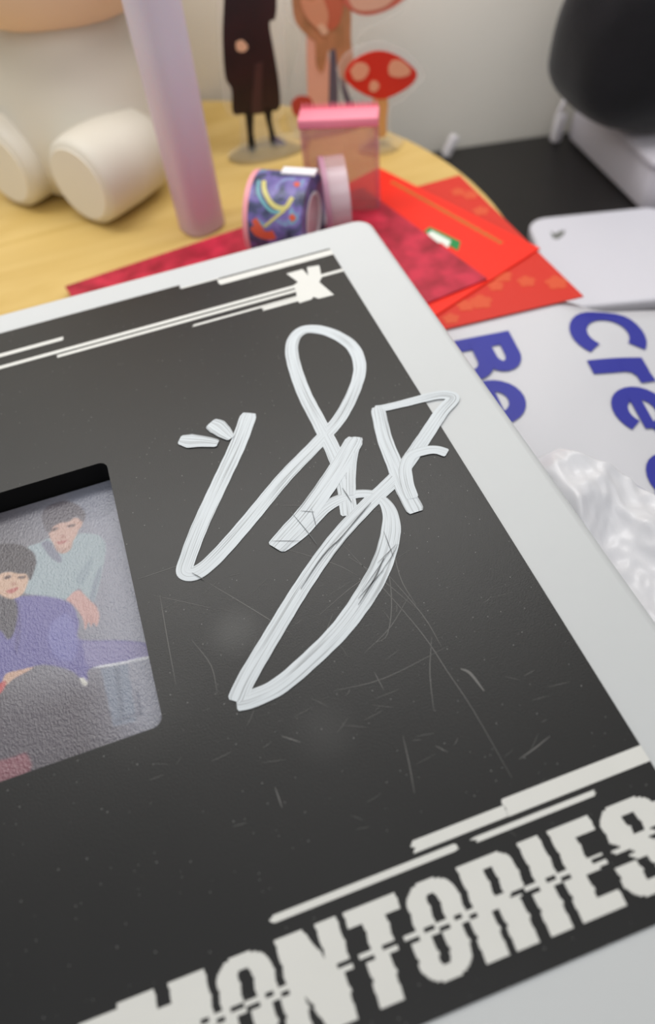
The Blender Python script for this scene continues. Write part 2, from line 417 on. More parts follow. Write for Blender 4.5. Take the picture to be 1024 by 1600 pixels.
# signature in white paint pen
zs = [AT+.00018]
def pen(pts, wd, taper=(1, 1), n=9):
    pts = [px(x, y, AT).to_2d() for x, y in pts]; path = spline([p.to_3d() for p in pts], n); N = len(path)
    wds = [q*1.14 for q in wd]
    vs, fs, uv = [], [], []; s = 0; z = zs[0]; zs[0] += .00003; off = random.random()*10; K = 5
    for i, p in enumerate(path):
        dd = (path[min(i+1,N-1)]-path[max(i-1,0)]).normalized(); nrm = Vector((-dd.y, dd.x, 0))
        if i: s += (p-path[i-1]).length
        u = i/(N-1)*(len(wds)-1); j = min(int(u), len(wds)-2); h = (wds[j]+(wds[j+1]-wds[j])*(u-j))/2
        e0, e1 = i/1.6, (N-1-i)/1.6
        for e, tp in ((e0, taper[0]), (e1, taper[1])):
            if e < 1: h *= 1-tp*(1-math.sqrt(max(.02, 1-(1-e)**2)))*.28
        for k in range(K):
            c = k/(K-1)*2-1
            wob = 1+.015*math.sin(s*900+c*3+off) if abs(c) == 1 else 1
            vs.append((p.x+nrm.x*h*c*wob, p.y+nrm.y*h*c*wob, z+.00008*(1-c*c))); uv.append((k/(K-1)+off, s*6+off))
        if i:
            for k in range(K-1):
                a = (i-1)*K+k; fs.append((a, a+1, a+K+1, a+K))
    o = mesh('signature_stroke', vs, fs, M['ink'], cov, uv=uv)
    # keep the inked side up
    for p in o.data.polygons:
        if p.normal.z < 0: p.flip()
    return o
pen([(390,646),(372,695),(345,753),(313,822),(294,872),(289,894),(308,895),(338,871),(386,817),(445,746),(499,690),(533,651),(557,602),(562,568),(548,539),(513,519),(479,515),(460,529),(457,558),(474,612),(499,661),(523,709),(538,753),(543,783),(546,806)],
    [.0053,.0050,.0045,.0046,.0045,.0040,.0044,.0042,.0045,.0047,.0048])
pen([(434,856),(469,832),(504,797),(533,780),(562,772),(590,776),(608,797),(611,831),(598,880),(572,929),(533,983),(484,1032),(435,1073),(392,1093),(370,1098)], [.0050,.0042,.0030,.0028,.0054,.0058,.0050,.0046,.0046])
pen([(370,1097),(386,1061),(426,993),(474,915),(523,846),(572,792),(621,744),(660,690),(689,646),(708,624),(700,618),(679,619),(631,631),(600,638),(586,639)], [.0048,.0046,.0046,.0046,.0044,.0040,.0036,.0030,.0026])
pen([(590,637),(601,685),(616,724),(631,763),(651,801)], [.0044,.0046,.0048,.0050])
pen([(559,684),(552,710),(549,740),(549,775)], [.0036,.0030,.0028,.0026])
pen([(556,686),(528,734),(484,797),(445,841),(430,857)], [.0056,.0058,.0058,.0050])
pen([(699,709),(683,704),(665,705),(643,713),(634,732),(637,758),(645,780)], [.0032,.0032,.0034,.0038,.0036])
pen([(329,662),(340,668),(350,676),(362,686)], [.0045,.0060,.0050,.0026])
pen([(281,688),(297,690),(318,691),(341,694)], [.0036,.0056,.0044,.0030])

# scratches and scuffs in the cover: fine ribbons
def scratches(name, m, lines, z):
    vs, fs = [], []
    for (pts, wd) in lines:
        path = spline([px(x, y, z) for x, y in pts], 4)
        for i, p in enumerate(path):
            dd = (path[min(i+1,len(path)-1)]-path[max(i-1,0)]).normalized(); nrm = Vector((-dd.y, dd.x, 0))
            h = wd/2*(.35+.65*math.sin(math.pi*i/(len(path)-1)))
            vs += [p+nrm*h, p-nrm*h]
            if i: a = len(vs)-4; fs.append((a+1, a+3, a+2, a))
    o = mesh(name, vs, fs, m, cov); o['kind'] = 'stuff'
    return o
L1 = [([(325,910),(400,955),(455,990)],.00022),([(215,905),(290,880)],.0002),([(535,850),(600,920),(660,990),(700,1050),(740,1110),(800,1215)],.0002),
      ([(600,890),(660,960),(690,1010)],.0002),([(600,850),(612,930),(606,990),(585,1005)],.0002),([(430,790),(520,790),(600,800)],.0002),
      ([(545,870),(590,900),(650,950)],.0002),([(640,860),(560,910),(500,960)],.0002),([(700,1010),(600,1060),(520,1080)],.00018),([(675,995),(672,1050),(678,1110)],.0002),
      ([(250,930),(262,1000),(275,1070)],.0002),([(430,1230),(441,1262)],.0003),([(570,1020),(610,980),(640,930)],.00018),
      ([(420,850),(520,880),(560,900)],.00018),([(330,950),(240,930)],.00016),([(300,1000),(330,1040),(340,1085)],.00018),([(630,1150),(640,1195),(648,1240)],.0002),
      ([(585,1050),(600,1078)],.0002),([(480,1040),(500,1010),(520,960)],.00018),([(610,830),(625,900),(650,945)],.0002),([(720,1045),(735,1052),(757,1080)],.0008),
      ([(860,1150),(835,1170),(812,1186)],.0003),([(440,1150),(470,1160)],.0003),([(680,1165),(700,1175)],.0002)]
for k in range(70):
    x, y = random.uniform(230, 900), random.uniform(900, 1300)
    if x > 512+ (y-400)*.62-60: continue
    a = random.gauss(-.35, .5); l = random.uniform(8, 40)
    L1.append(([(x,y),(x+l*.5*math.cos(a)+1,y+l*.5*math.sin(a)),(x+l*math.cos(a),y+l*math.sin(a))], random.uniform(.00006,.00013)))
scratches('scratch_marks', M['scratch'], L1, AT+.00006)
L2 = [([(455,800),(480,830),(495,850)],.0002),([(487,795),(495,825)],.0002),([(470,798),(492,800)],.0002),([(425,845),(470,845)],.0002),([(535,762),(550,785)],.0003),
      ([(590,880),(620,850)],.0002),([(600,830),(615,870)],.0002),([(595,895),(612,870),(622,850)],.0002),([(560,935),(600,890)],.0003),([(565,925),(610,860)],.0002),
      ([(300,895),(318,905)],.0003),([(525,850),(560,808),(580,785)],.0004),([(470,920),(505,868),(535,838)],.0004),([(560,945),(585,905),(600,872)],.0004)]
scratches('scratch_marks', M['scratch_dark'], L2, zs[0]+.00012)

# ------------------------------------------------------------------ photo card lying in the window
CZ = zc-.0089
def inside(poly, X, Y):
    r = np.zeros(X.shape, bool); n = len(poly)
    for i in range(n):
        (x1, y1), (x2, y2) = poly[i], poly[(i+1) % n]
        if y1 == y2: continue
        r ^= ((y1 > Y) != (y2 > Y)) & (X < (x2-x1)*(Y-y1)/(y2-y1)+x1)
    return r
def photo():
    x0, x1, y0, y1 = WX0+.0005, WX1-.0002, WY0+.0002, WY1-.0005
    nx, ny = 330, 420
    gx, gy = np.meshgrid(np.linspace(x0, x1, nx), np.linspace(y0, y1, ny))
    C = np.zeros((ny, nx, 3))
    k = np.clip((gx+.075)/.045, 0, 1)[..., None]; bgd, bgl = np.array((92,88,92.)), np.array((150,153,168.))  # backdrop lightens to the right: glare on the card put into its colour
    C[:] = bgd*(1-k)+bgl*k
    low = np.clip((.128-gy)/.012, 0, 1)[..., None]*np.clip((-.035-gx)/.018, 0, 1)[..., None]
    C[:] = C*(1-low)+np.array((70,64,72.))*low
    def blur(a, n):
        for _ in range(n):
            b = np.pad(a, 1, mode='edge'); a = (b[:-2,1:-1]+b[2:,1:-1]+b[1:-1,:-2]+b[1:-1,2:]+b[1:-1,1:-1]*2)/6
        return a
    def paint(pts, col, soft=2, op=1.0, round_=True):
        q = [px(a, b, CZ) for a, b in pts]
        if round_: q = spline(q+[q[0]], 6)[:-1]
        m_ = inside([(p.x, p.y) for p in q], gx, gy).astype(float)
        m_ = blur(m_, soft)[..., None]*op
        C[:] = C*(1-m_)+np.array(col, float)*m_
    # backdrop props
    paint([(100,765),(170,750),(178,800),(130,812)], (118,122,136), 6, .6)
    paint([(158,1046),(200,1038),(214,1128),(178,1136)], (120,132,150), 3, .8, False)
    paint([(178,1040),(186,1038),(196,1120),(188,1124)], (98,106,122), 3, .8, False)
    paint([(212,1080),(217,1078),(224,1118),(180,1130),(180,1126),(218,1114)], (98,102,118), 2, .8, False)
    # standing man: shirt, neck, face, hair, hand
    paint([(36,858),(62,849),(80,843),(97,866),(119,837),(150,836),(163,846),(166,862),(158,905),(146,945),(136,938),(124,920),(104,938),(62,932),(38,926),(42,902),(57,882),(50,866)], (150,166,172), 2)
    paint([(64,850),(78,846),(94,868),(96,880),(80,872)], (104,104,124), 3, .8)
    paint([(118,905),(128,890),(146,870),(138,900),(126,915)], (128,144,154), 4, .7)
    paint([(140,935),(150,900),(160,885),(150,930),(145,945)], (116,126,142), 3, .7)
    paint([(84,838),(112,836),(112,858),(97,866),(86,856)], (176,140,126), 2)
    paint([(75,824),(82,814),(110,810),(125,812),(124,826),(119,840),(108,854),(97,858),(87,853),(79,842)], (196,158,144), 1)
    paint([(123,812),(130,812),(128,824),(122,828)], (190,150,136), 1)
    paint([(70,826),(66,806),(76,792),(100,784),(122,790),(134,804),(131,816),(126,814),(120,808),(108,816),(96,818),(84,824),(78,834)], (92,86,92), 2)
    for e in (((81,828),(90,825),(91,828),(82,831)), ((106,822),(117,820),(117,823),(107,825))): paint(e, (86,68,66), 1, .9)
    paint([(95,838),(101,836),(103,841),(97,843)], (168,122,110), 1, .8)
    paint([(88,848),(98,846),(106,845),(100,850),(92,851)], (168,96,92), 1, .9)
    paint([(104,938),(116,926),(126,924),(140,938),(152,950),(156,966),(152,980),(147,974),(143,981),(139,973),(134,985),(131,972),(127,962),(116,948)], (196,150,142), 1)
    for a in (((143,975),(142,962),(144,962),(145,975)), ((135,978),(136,962),(138,962),(137,978))): paint(a, (150,104,98), 1, .7, False)
    # seated man: jacket, scarf, face, hair, hand
    paint([(-60,950),(0,948),(26,934),(60,932),(98,938),(116,950),(124,975),(126,1000),(190,1002),(234,1008),(236,1026),(184,1036),(140,1046),(136,1068),(110,1048),(62,1040),(20,1062),(-60,1090)], (96,90,150), 3)
    paint([(80,975),(104,960),(120,985),(118,1030),(90,1030),(76,1000)], (116,116,176), 8, .7)
    paint([(128,1004),(190,1004),(233,1012),(232,1026),(180,1034),(140,1042)], (128,122,164), 4, .9)
    paint([(30,940),(34,980),(28,1020),(24,1018),(26,975),(24,942)], (78,70,122), 2, .8)
    paint([(-40,945),(2,934),(22,936),(28,955),(24,985),(14,1000),(-2,985),(-40,990)], (70,66,72), 3)
    paint([(-30,902),(0,896),(30,894),(47,894),(44,912),(37,928),(22,937),(6,933),(-14,920)], (204,166,140), 1)
    paint([(-40,905),(-30,870),(0,852),(30,852),(50,862),(57,876),(53,896),(47,908),(42,898),(28,897),(12,893),(-4,901),(-20,912)], (58,52,56), 2)
    for e in (((7,902),(17,900),(17,904),(8,906)), ((29,902),(40,901),(39,905),(30,905))): paint(e, (76,54,50), 1, .9)
    paint([(18,912),(25,910),(26,915),(20,917)], (178,128,108), 1, .8)
    paint([(10,924),(20,921),(30,919),(22,927),(14,928)], (176,86,82), 1, .9)
    paint([(4,1068),(10,1054),(30,1048),(54,1043),(40,1052),(22,1062),(10,1072)], (200,160,136), 1)
    paint([(-10,1078),(4,1066),(10,1068),(4,1082),(-10,1092)], (186,70,70), 2)
    # white cord and bits, maroon cushion corner
    paint([(142,1045),(160,1040),(186,1036),(212,1030),(233,1026),(233,1030),(212,1034),(186,1040),(160,1044)], (214,216,222), 1)
    paint([(124,1060),(132,1060),(138,1068),(134,1073),(128,1068)], (214,212,200), 1)
    paint([(-30,1196),(20,1184),(42,1178),(48,1206),(0,1226),(-30,1236)], (128,72,82), 4)
    C[:] = C*.82+np.array((168,168,182.))*.18  # pale wash over the whole print: reflected haze painted in
    for ch_ in range(3): C[..., ch_] = blur(C[..., ch_], 2)
    vs = np.stack([gx.ravel(), gy.ravel(), np.full(gx.size, CZ+.0004)], 1)
    # round the near right corner
    idx = np.arange(nx*ny).reshape(ny, nx)
    q = np.stack([idx[:-1,:-1], idx[:-1,1:], idx[1:,1:], idx[1:,:-1]], -1).reshape(-1, 4)
    card = thing('photo_card', (-.0685, .146, CZ), 'printed photo of two seated men, lying in the window of the album', 'photo')
    o = mesh('print', [tuple(p) for p in vs], [tuple(int(i) for i in r) for r in q], None, card)
    at = o.data.color_attributes.new('Print', 'FLOAT_COLOR', 'POINT')
    c = C.reshape(-1, 3)/255; c = np.where(c <= .04045, c/12.92, ((c+.055)/1.055)**2.4)
    at.data.foreach_set('color', np.concatenate([c, np.ones((len(c), 1))], 1).astype(np.float32).ravel())
    m = bpy.data.materials.new('textured_photo_print'); m.use_nodes = True; nt = m.node_tree; b = nt.nodes['Principled BSDF']; L = nt.links.new
    a = nt.nodes.new('ShaderNodeAttribute'); a.attribute_name = 'Print'; L(a.outputs['Color'], b.inputs['Base Color'])
    tc = nt.nodes.new('ShaderNodeTexCoord'); n = nt.nodes.new('ShaderNodeTexNoise'); n.inputs['Scale'].default_value = 1300; n.inputs['Detail'].default_value = 2
    mp = nt.nodes.new('ShaderNodeMapping'); mp.inputs['Scale'].default_value = (1.25, .8, 1); mp.inputs['Rotation'].default_value = (0, 0, .4)
    L(tc.outputs['Object'], mp.inputs[0]); L(mp.outputs[0], n.inputs['Vector'])
    bp = nt.nodes.new('ShaderNodeBump'); bp.inputs['Strength'].default_value = .75; bp.inputs['Distance'].default_value = .0004
    L(n.outputs['Fac'], bp.inputs['Height']); L(bp.outputs[0], b.inputs['Normal'])
    b.inputs['Roughness'].default_value = .34; b.inputs['IOR'].default_value = 1.75
    o.data.materials.append(m)
    mesh('card_stock', *boxgeo(x0, x1, y0, y1, CZ, CZ+.0003), M['white_card'], card)
photo()

# ------------------------------------------------------------------ seated white figurine
M['vinyl'] = mat('cream_vinyl', (220,214,200), rough=.5, spec=.35, var=.02, vscale=20)
M['peach'] = mat('peach_vinyl', (238,210,184), rough=.55, spec=.3, var=.03, vscale=20)
M['sole'] = mat('pale_sole', (232,226,212), rough=.6, spec=.3, var=.02)
fg = thing('figurine', (.010, .49, TZ), 'seated cream vinyl figurine with stubby legs and a peach head', 'figurine')
F = Vector((-.80, -.60, 0)); Sd = Vector((-.60, .80, 0))
def leg(foot, ln, r):
    foot = Vector(foot); prof = [(0,0),(r*.80,0),(r*.90,.0010),(r*.97,.003),(r,.008),(r*1.03,ln*.5),(r*1.0,ln*.8),(r*.7,ln),(0,ln+.004)]
    prof = [(max(a, .0002), b) for a, b in prof]
    v, f = lathe(prof, 36)
    q = Vector((0,0,1)).rotation_difference(-F).to_matrix().to_4x4()
    Mx = Matrix.Translation(foot) @ q
    o = mesh('leg', xform(v, Mx), f, M['vinyl'], fg, smooth=True)
    v, f = lathe([(.0002,-.0004),(r*.80,-.0004),(r*.82,.0002),(.0002,.0004)], 36)
    mesh('sole', xform(v, Mx), f, M['sole'], o, smooth=False)
leg((-.0145, .4215, TZ+.0245), .055, .0240)
leg((-.0530, .4610, TZ+.0245), .055, .0240)
v, f = lathe([(.0002,0),(.034,.0),(.046,.006),(.052,.022),(.051,.042),(.045,.062),(.038,.078),(.032,.09),(.0002,.094)], 48)
mesh('body', xform(v, Matrix.Translation((.003, .487, TZ))), f, M['vinyl'], fg, smooth=True)
def ellipsoid(c, r, n=40, m_=24):
    vs, fs = lathe([(max(1e-4, math.sin(math.pi*k/m_)), -math.cos(math.pi*k/m_)) for k in range(m_+1)], n)
    return [(c[0]+x*r[0], c[1]+y*r[1], c[2]+z*r[2]) for x, y, z in vs], fs
v, f = ellipsoid((0, 0, 0), (1, 1, 1)); v = [(.010+.075*x, .481+.054*y, TZ+.140+.060*math.copysign(abs(z)**.75, z)) for x, y, z in v]; mesh('head', v, f, M['peach'], fg, smooth=True)
for a, b in ((Vector((-.030, .512, .130)), Vector((-.046, .508, .098))), (Vector((.042, .462, .130)), Vector((.051, .462, .100)))):
    v, f = tubegeo([a, a.lerp(b, .5), b, b+(b-a)*.25], [.012,.013,.0125,.004], 16); subsurf(mesh('arm', v, f, M['vinyl'], fg, smooth=True), 1)

# ------------------------------------------------------------------ lilac tube
def lilac():
    m = mat('pearl_lilac_plastic', (196,180,200), rough=.35, spec=.5); nt = m.node_tree; b = nt.nodes['Principled BSDF']; L = nt.links.new
    tc = nt.nodes.new('ShaderNodeTexCoord'); sp = nt.nodes.new('ShaderNodeSeparateXYZ'); L(tc.outputs['Object'], sp.inputs[0])
    mr = nt.nodes.new('ShaderNodeMapRange'); mr.inputs['From Min'].default_value = .0; mr.inputs['From Max'].default_value = .12; L(sp.outputs['Z'], mr.inputs['Value'])
    r = nt.nodes.new('ShaderNodeValToRGB'); e = r.color_ramp.elements; e[0].color = (*lin((200,164,180)), 1); e[1].color = (*lin((208,200,212)), 1); e[1].position = .8
    L(mr.outputs[0], r.inputs[0]); L(r.outputs[0], b.inputs['Base Color']); b.inputs['Subsurface Weight'].default_value = .15
    return m
M['lilac'] = lilac()
tb = thing('lilac_tube', (.0415, .394, TZ), 'tall pearly lilac plastic tube standing before the cream figurine', 'tube')
v, f = lathe([(.0002,0),(.0112,0),(.0119,.0008),(.0119,.002),(.0124,.148),(.0120,.150),(.0002,.1505)], 48)
sq = [((abs(x)**.75)*math.copysign(1,x)*.0114**.25, (abs(y)**.75)*math.copysign(1,y)*.0114**.25, z) for x, y, z in v]
tilt = Matrix.Translation((.0428, .394, TZ+.0004)) @ Matrix.Rotation(math.radians(1.2), 4, 'X') @ Matrix.Rotation(math.radians(20), 4, 'Z')
ob = mesh('barrel', xform(sq, tilt), f, M['lilac'], tb, smooth=True)
v, f = lathe([(.0122,.150),(.0126,.151),(.0126,.178),(.011,.184),(.0002,.186)], 48)
mesh('cap', xform(v, tilt), f, M['lilac'], tb, smooth=True)

# ------------------------------------------------------------------ acrylic standees
M['acrylic'] = mat('clear_acrylic', (240,240,236), rough=.05, alpha=.10, spec=.5)
M['acrylic_base'] = mat('clear_acrylic_base', (244,238,220), rough=.1, alpha=.16)
M['coat'] = mat('black_coat_print', (30,20,22), rough=.4, c2=(44,24,26), vscale=60)
M['stock'] = mat('black_stocking_print', (16,12,16), rough=.4)
M['skin'] = mat('skin_print', (222,176,146), rough=.45)
M['shoe'] = mat('lilac_shoe_print', (104,92,124), rough=.45)
M['tan'] = mat('tan_coat_print', (196,134,96), rough=.45, c2=(158,112,74), vscale=70)
M['rust'] = mat('rust_scarf_print', (196,100,72), rough=.45)
M['pinkstem'] = mat('pink_stem_print', (226,168,146), rough=.45)
M['slate'] = mat('slate_trouser_print', (92,84,100), rough=.45)
M['capred'] = mat('mushroom_red_print', (208,44,22), rough=.4)
M['capspot'] = mat('mushroom_spot_print', (226,164,130), rough=.4)
M['capunder'] = mat('mushroom_pink_print', (224,170,144), rough=.45)
M['stemprint'] = mat('mushroom_stem_print', (214,160,98), rough=.45)
def sheet(name, pts, Y, m, parent, t=.0004, dy=0, smoothed=True):
    q = [pv(x, y, Y) for x, y in pts]
    if smoothed: q = spline(q+[q[0]], 4)[:-1]
    a = sum(p.x*r.z-r.x*p.z for p, r in zip(q, q[1:]+q[:1]))
    if a < 0: q = q[::-1]
    q = [p+Vector((0, dy, 0)) for p in q]
    n = len(q); vs = [p+Vector((0,-t,0)) for p in q]+q
    fs = [tuple(range(n)), tuple(range(2*n-1, n-1, -1))]+[(k, n+k, n+(k+1)%n, (k+1)%n) for k in range(n)]
    return mesh(name, vs, fs, m, parent)
def standbase(c, rx, ry, parent, m=None):
    v, f = lathe([(1, 0), (1, .0026), (.96, .003)], 40)
    mesh('base', [(c[0]+x*rx, c[1]+y*ry, TZ+z) for x, y, z in v], f, m or M['acrylic_base'], parent)
# person in a long dark coat
Y = .46
st = thing('acrylic_standee', (.100, Y, TZ), 'acrylic standee printed with a person in a long black coat', 'standee', 'acrylic standees on the wooden stand')
standbase((.100, Y-.004, 0), .026, .014, st)
acr = sheet('acrylic_sheet', [(338,-120),(440,-120),(446,60),(448,165),(436,190),(448,222),(436,236),(412,236),(398,248),(378,246),(376,190),(352,170),(342,60)], Y, M['acrylic'], st, t=.003, dy=.0031)
sheet('coat', [(352,-90),(395,-110),(428,-90),(432,-10),(430,28),(421,36),(428,80),(436,130),(437,168),(420,174),(405,178),(380,178),(364,176),(362,140),(352,120),(348,60),(350,0)], Y, M['coat'], acr)
sheet('hair', [(364,-170),(392,-186),(418,-168),(424,-120),(404,-92),(374,-96)], Y, M['stock'], acr, t=.0006)
sheet('face', [(374,-150),(392,-158),(410,-150),(408,-118),(392,-104),(378,-118)], Y, M['skin'], acr, t=.0009)
sheet('coat_panel', [(398,100),(410,96),(408,176),(392,176)], Y, mat('coat_lining_print', (66,40,40), rough=.45), acr, t=.0007, smoothed=False)
sheet('hand', [(368,66),(378,62),(387,72),(381,80),(370,78)], Y, M['skin'], acr, t=.0009)
for pp in ([(382,172),(396,172),(396,205),(400,236),(392,241),(389,236),(386,205)], [(411,170),(424,168),(425,190),(432,216),(440,226),(424,228),(420,205)]):
    sheet('leg', pp, Y, M['stock'], acr)
sheet('shoe', [(428,212),(437,216),(448,224),(446,229),(432,226)], Y, M['shoe'], acr, t=.0009)
# person in a tan coat beside a pink stem
Y = .47
st = thing('acrylic_standee', (.143, Y, TZ), 'acrylic standee printed with a person in a tan coat by a pink stem', 'standee', 'acrylic standees on the wooden stand')
standbase((.143, Y-.004, 0), .024, .012, st)
acr = sheet('acrylic_sheet', [(446,-130),(560,-150),(640,-60),(636,6),(600,34),(560,60),(556,150),(552,214),(470,216),(452,196),(452,150),(470,60),(446,20)], Y, M['acrylic'], st, t=.003, dy=.0031)
sheet('stem', [(479,30),(492,20),(506,30),(514,90),(517,215),(486,215),(480,120)], Y, M['pinkstem'], acr)
sheet('coat', [(456,-60),(500,-90),(536,-50),(548,10),(548,60),(552,95),(545,125),(534,130),(524,90),(500,70),(474,50),(458,20)], Y, M['tan'], acr, t=.0007)
sheet('coat_tail', [(492,55),(512,55),(508,100),(502,112),(494,100)], Y, M['tan'], acr, t=.0009)
sheet('scarf', [(496,-40),(526,-34),(536,0),(530,34),(516,46),(500,34),(494,0)], Y, M['rust'], acr, t=.0010)
sheet('head', [(480,-130),(500,-150),(522,-136),(526,-100),(508,-76),(486,-90)], Y, M['tan'], acr, t=.0012)
sheet('hand', [(494,40),(502,36),(512,46),(504,54)], Y, M['skin'], acr, t=.0017)
sheet('sleeve', [(490,2),(500,-10),(512,20),(508,42),(494,42),(478,26),(470,0)], Y, mat('peach_sleeve_print', (214,146,112), rough=.45), acr, t=.0014)
for pp in ([(516,78),(524,80),(528,140),(526,200),(515,200),(514,140)], [(530,120),(538,126),(546,150),(556,172),(548,176),(536,150)]):
    sheet('leg', pp, Y, M['slate'], acr, t=.0009)
sheet('mushroom_cap', [(524,-60),(575,-110),(630,-70),(642,-20),(618,8),(578,23),(548,16),(530,-10)], Y, mat('pale_red_print', (206,104,84), rough=.45), acr, t=.0010)
sheet('mushroom_underside', [(536,-30),(575,-40),(624,-24),(606,6),(576,16),(550,10)], Y, M['capunder'], acr, t=.0013)
sheet('toadstool', [(455,160),(466,150),(484,152),(489,166),(486,182),(470,184),(458,176)], Y, mat('small_red_print', (184,62,50), rough=.45), acr, t=.0008)
# toadstool standee
Y = .43
st = thing('acrylic_standee', (.163, Y, TZ), 'acrylic standee shaped like a red toadstool with pale spots', 'standee', 'acrylic standees on the wooden stand')
standbase((.162, Y-.003, 0), .014, .009, st)
acr = sheet('acrylic_sheet', [(528,112),(545,84),(590,66),(632,78),(662,106),(662,126),(630,158),(612,172),(610,232),(578,232),(578,168),(545,146)], Y, M['acrylic'], st, t=.003, dy=.0031)
sheet('stem', [(583,150),(605,150),(604,190),(603,212),(588,212),(586,190)], Y, M['stemprint'], acr)
cap = sheet('cap', [(539,113),(548,98),(570,84),(595,79),(620,86),(640,100),(651,114),(644,130),(622,145),(598,154),(576,150),(554,138),(540,124)], Y, M['capred'], acr, t=.0008)
for pp in ([(546,110),(556,98),(570,98),(576,108),(568,122),(554,124)], [(606,104),(612,94),(626,94),(640,106),(638,116),(622,120),(608,116)], [(576,134),(580,126),(588,126),(592,134),(586,142),(578,141)]):
    sheet('spot', pp, Y, M['capspot'], acr, t=.0011)

# ------------------------------------------------------------------ pink translucent case
M['pinkclear'] = mat('pink_clear_plastic', (232,156,150), rough=.15, alpha=.26, spec=.5)
M['pinkedge'] = mat('pink_clear_edge', (220,130,150), rough=.2, alpha=.45)
M['pinklid'] = mat('pink_plastic', (252,146,166), rough=.4)
pc = thing('card_case', (.1185, .371, EZ+.0026), 'upright translucent pink plastic case behind the tape rolls', 'case')
z0, z1 = EZ+.0026, .1085
bx, bX, by, bY = -.0195, .0195, -.006, .006
Mp = Matrix.Translation((.1185, .371, 0)) @ Matrix.Rotation(math.radians(-24), 4, 'Z')
def pcpart(name, b, m):
    v, f = boxgeo(*b); o = mesh(name, xform(v, Mp), f, m, pc); return bevel(o, .0008, 2)
pcpart('front_panel', (bx+.002, bX-.002, by, by+.0012, z0, z1), M['pinkclear'])
pcpart('back_panel', (bx+.002, bX-.002, bY-.0012, bY, z0, z1), M['pinkclear'])
pcpart('side_wall', (bx, bx+.002, by, bY, z0, z1), M['pinkedge'])
pcpart('side_wall', (bX-.002, bX, by, bY, z0, z1), M['pinkedge'])
lid = pcpart('lid', (bx-.0005, bX+.0005, by-.0006, bY+.0006, z1, z1+.0048), M['pinklid'])
for k in range(18):                          # the serrated cutting edge along the lid
    x = bx+.001+k*(bX-bx-.002)/17
    mesh('tooth', xform([(x-.0009,bY-.001,z1+.0048),(x+.0009,bY-.001,z1+.0048),(x,bY-.001,z1+.0078),(x-.0009,bY,z1+.0048),(x+.0009,bY,z1+.0048),(x,bY,z1+.0078)], Mp), [(0,1,2),(5,4,3),(0,3,4,1),(1,4,5,2),(2,5,3,0)], M['pinklid'], lid)

# ------------------------------------------------------------------ tape rolls
def galaxy():
    m = mat('purple_galaxy_tape', (96,84,142), rough=.35); nt = m.node_tree; b = nt.nodes['Principled BSDF']; L = nt.links.new
    tc = nt.nodes.new('ShaderNodeTexCoord'); n = nt.nodes.new('ShaderNodeTexNoise'); n.inputs['Scale'].default_value = 130; n.inputs['Detail'].default_value = 2; n.inputs['Distortion'].default_value = .6
    L(tc.outputs['Object'], n.inputs['Vector']); r = nt.nodes.new('ShaderNodeValToRGB'); e = r.color_ramp.elements
    e[0].position = .3; e[0].color = (*lin((46,50,78)), 1); e[1].position = .72; e[1].color = (*lin((120,172,190)), 1)
    for p, c in ((.42,(84,88,124)),(.5,(104,92,156)),(.62,(128,114,176))):
        q = e.new(p); q.color = (*lin(c), 1)
    L(n.outputs['Fac'], r.inputs[0]); L(r.outputs[0], b.inputs['Base Color']); return m
M['galaxy'] = galaxy()
M['tapepink'] = mat('pink_tape_side', (236,158,166), rough=.45)
M['core'] = mat('white_core', (236,232,236), rough=.6)
M['orange'] = mat('orange_tape_print', (214,92,66), rough=.4)
M['yellow'] = mat('yellow_tape_print', (206,196,120), rough=.4)
M['filmclear'] = mat('clear_pink_film', (226,196,202), rough=.15, alpha=.40)
def roll(name, c, r, ri, wd, rz, m_out, label, side=None):
    root = thing(name, (c[0], c[1], c[2]-r), label, 'tape', 'tape rolls by the album corner')
    R_ = Matrix.Translation(c) @ Matrix.Rotation(rz, 4, 'Z') @ Matrix.Rotation(math.pi/2, 4, 'Y')
    v, f = lathe([(ri,-wd/2),(r,-wd/2),(r,wd/2),(ri,wd/2),(ri,-wd/2)], 72)
    f = [q for q in f if len(q) == 4]
    mesh('tape', xform(v, R_), f, m_out, root)
    v, f = lathe([(ri-.0014,-wd/2-.0001),(ri,-wd/2-.0001),(ri,wd/2+.0001),(ri-.0014,wd/2+.0001),(ri-.0014,-wd/2-.0001)], 60)
    f = [q for q in f if len(q) == 4]
    mesh('core', xform(v, R_), f, M['core'], root)
    if side:
        v, f = lathe([(ri,-wd/2-.0003),(r+.0002,-wd/2-.0003),(r+.0002,-wd/2+.0022),(r-.0004,-wd/2+.0022),(ri,-wd/2)], 72); f = [q for q in f if len(q) == 4]
        mesh('side_ring', xform(v, R_), f, side, root)
    return root, R_
RC, RR, RW, RZ = (.0780, .3400, EZ+.0027+.0205), .0205, .0290, math.radians(-34)
r1, R1 = roll('tape_roll', RC, RR, .0125, RW, RZ, M['galaxy'], 'roll of purple galaxy-print tape with pink side standing on its edge', M['tapepink'])
def onroll(pts, wd, m, name, Rm=R1, rr=RR):   # printed motif wound on the roll: (along, angle) pairs
    path = spline([Vector((a, b, 0)) for a, b in pts], 5); vs, fs = [], []
    for i, p in enumerate(path):
        dd = (path[min(i+1,len(path)-1)]-path[max(i-1,0)]).normalized(); nn = Vector((-dd.y, dd.x, 0))*wd/2
        for q in (p+nn, p-nn):
            th = q.y/rr; x = Vector((-math.sin(th+math.pi)*0, 0, 0))
            loc = Vector((-(rr+.0002)*math.cos(th), (rr+.0002)*math.sin(th), q.x)); vs.append(Rm @ loc)
        if i: a = len(vs)-4; fs.append((a, a+1, a+3, a+2))
    o = mesh(name, vs, fs, m, r1)
    return o
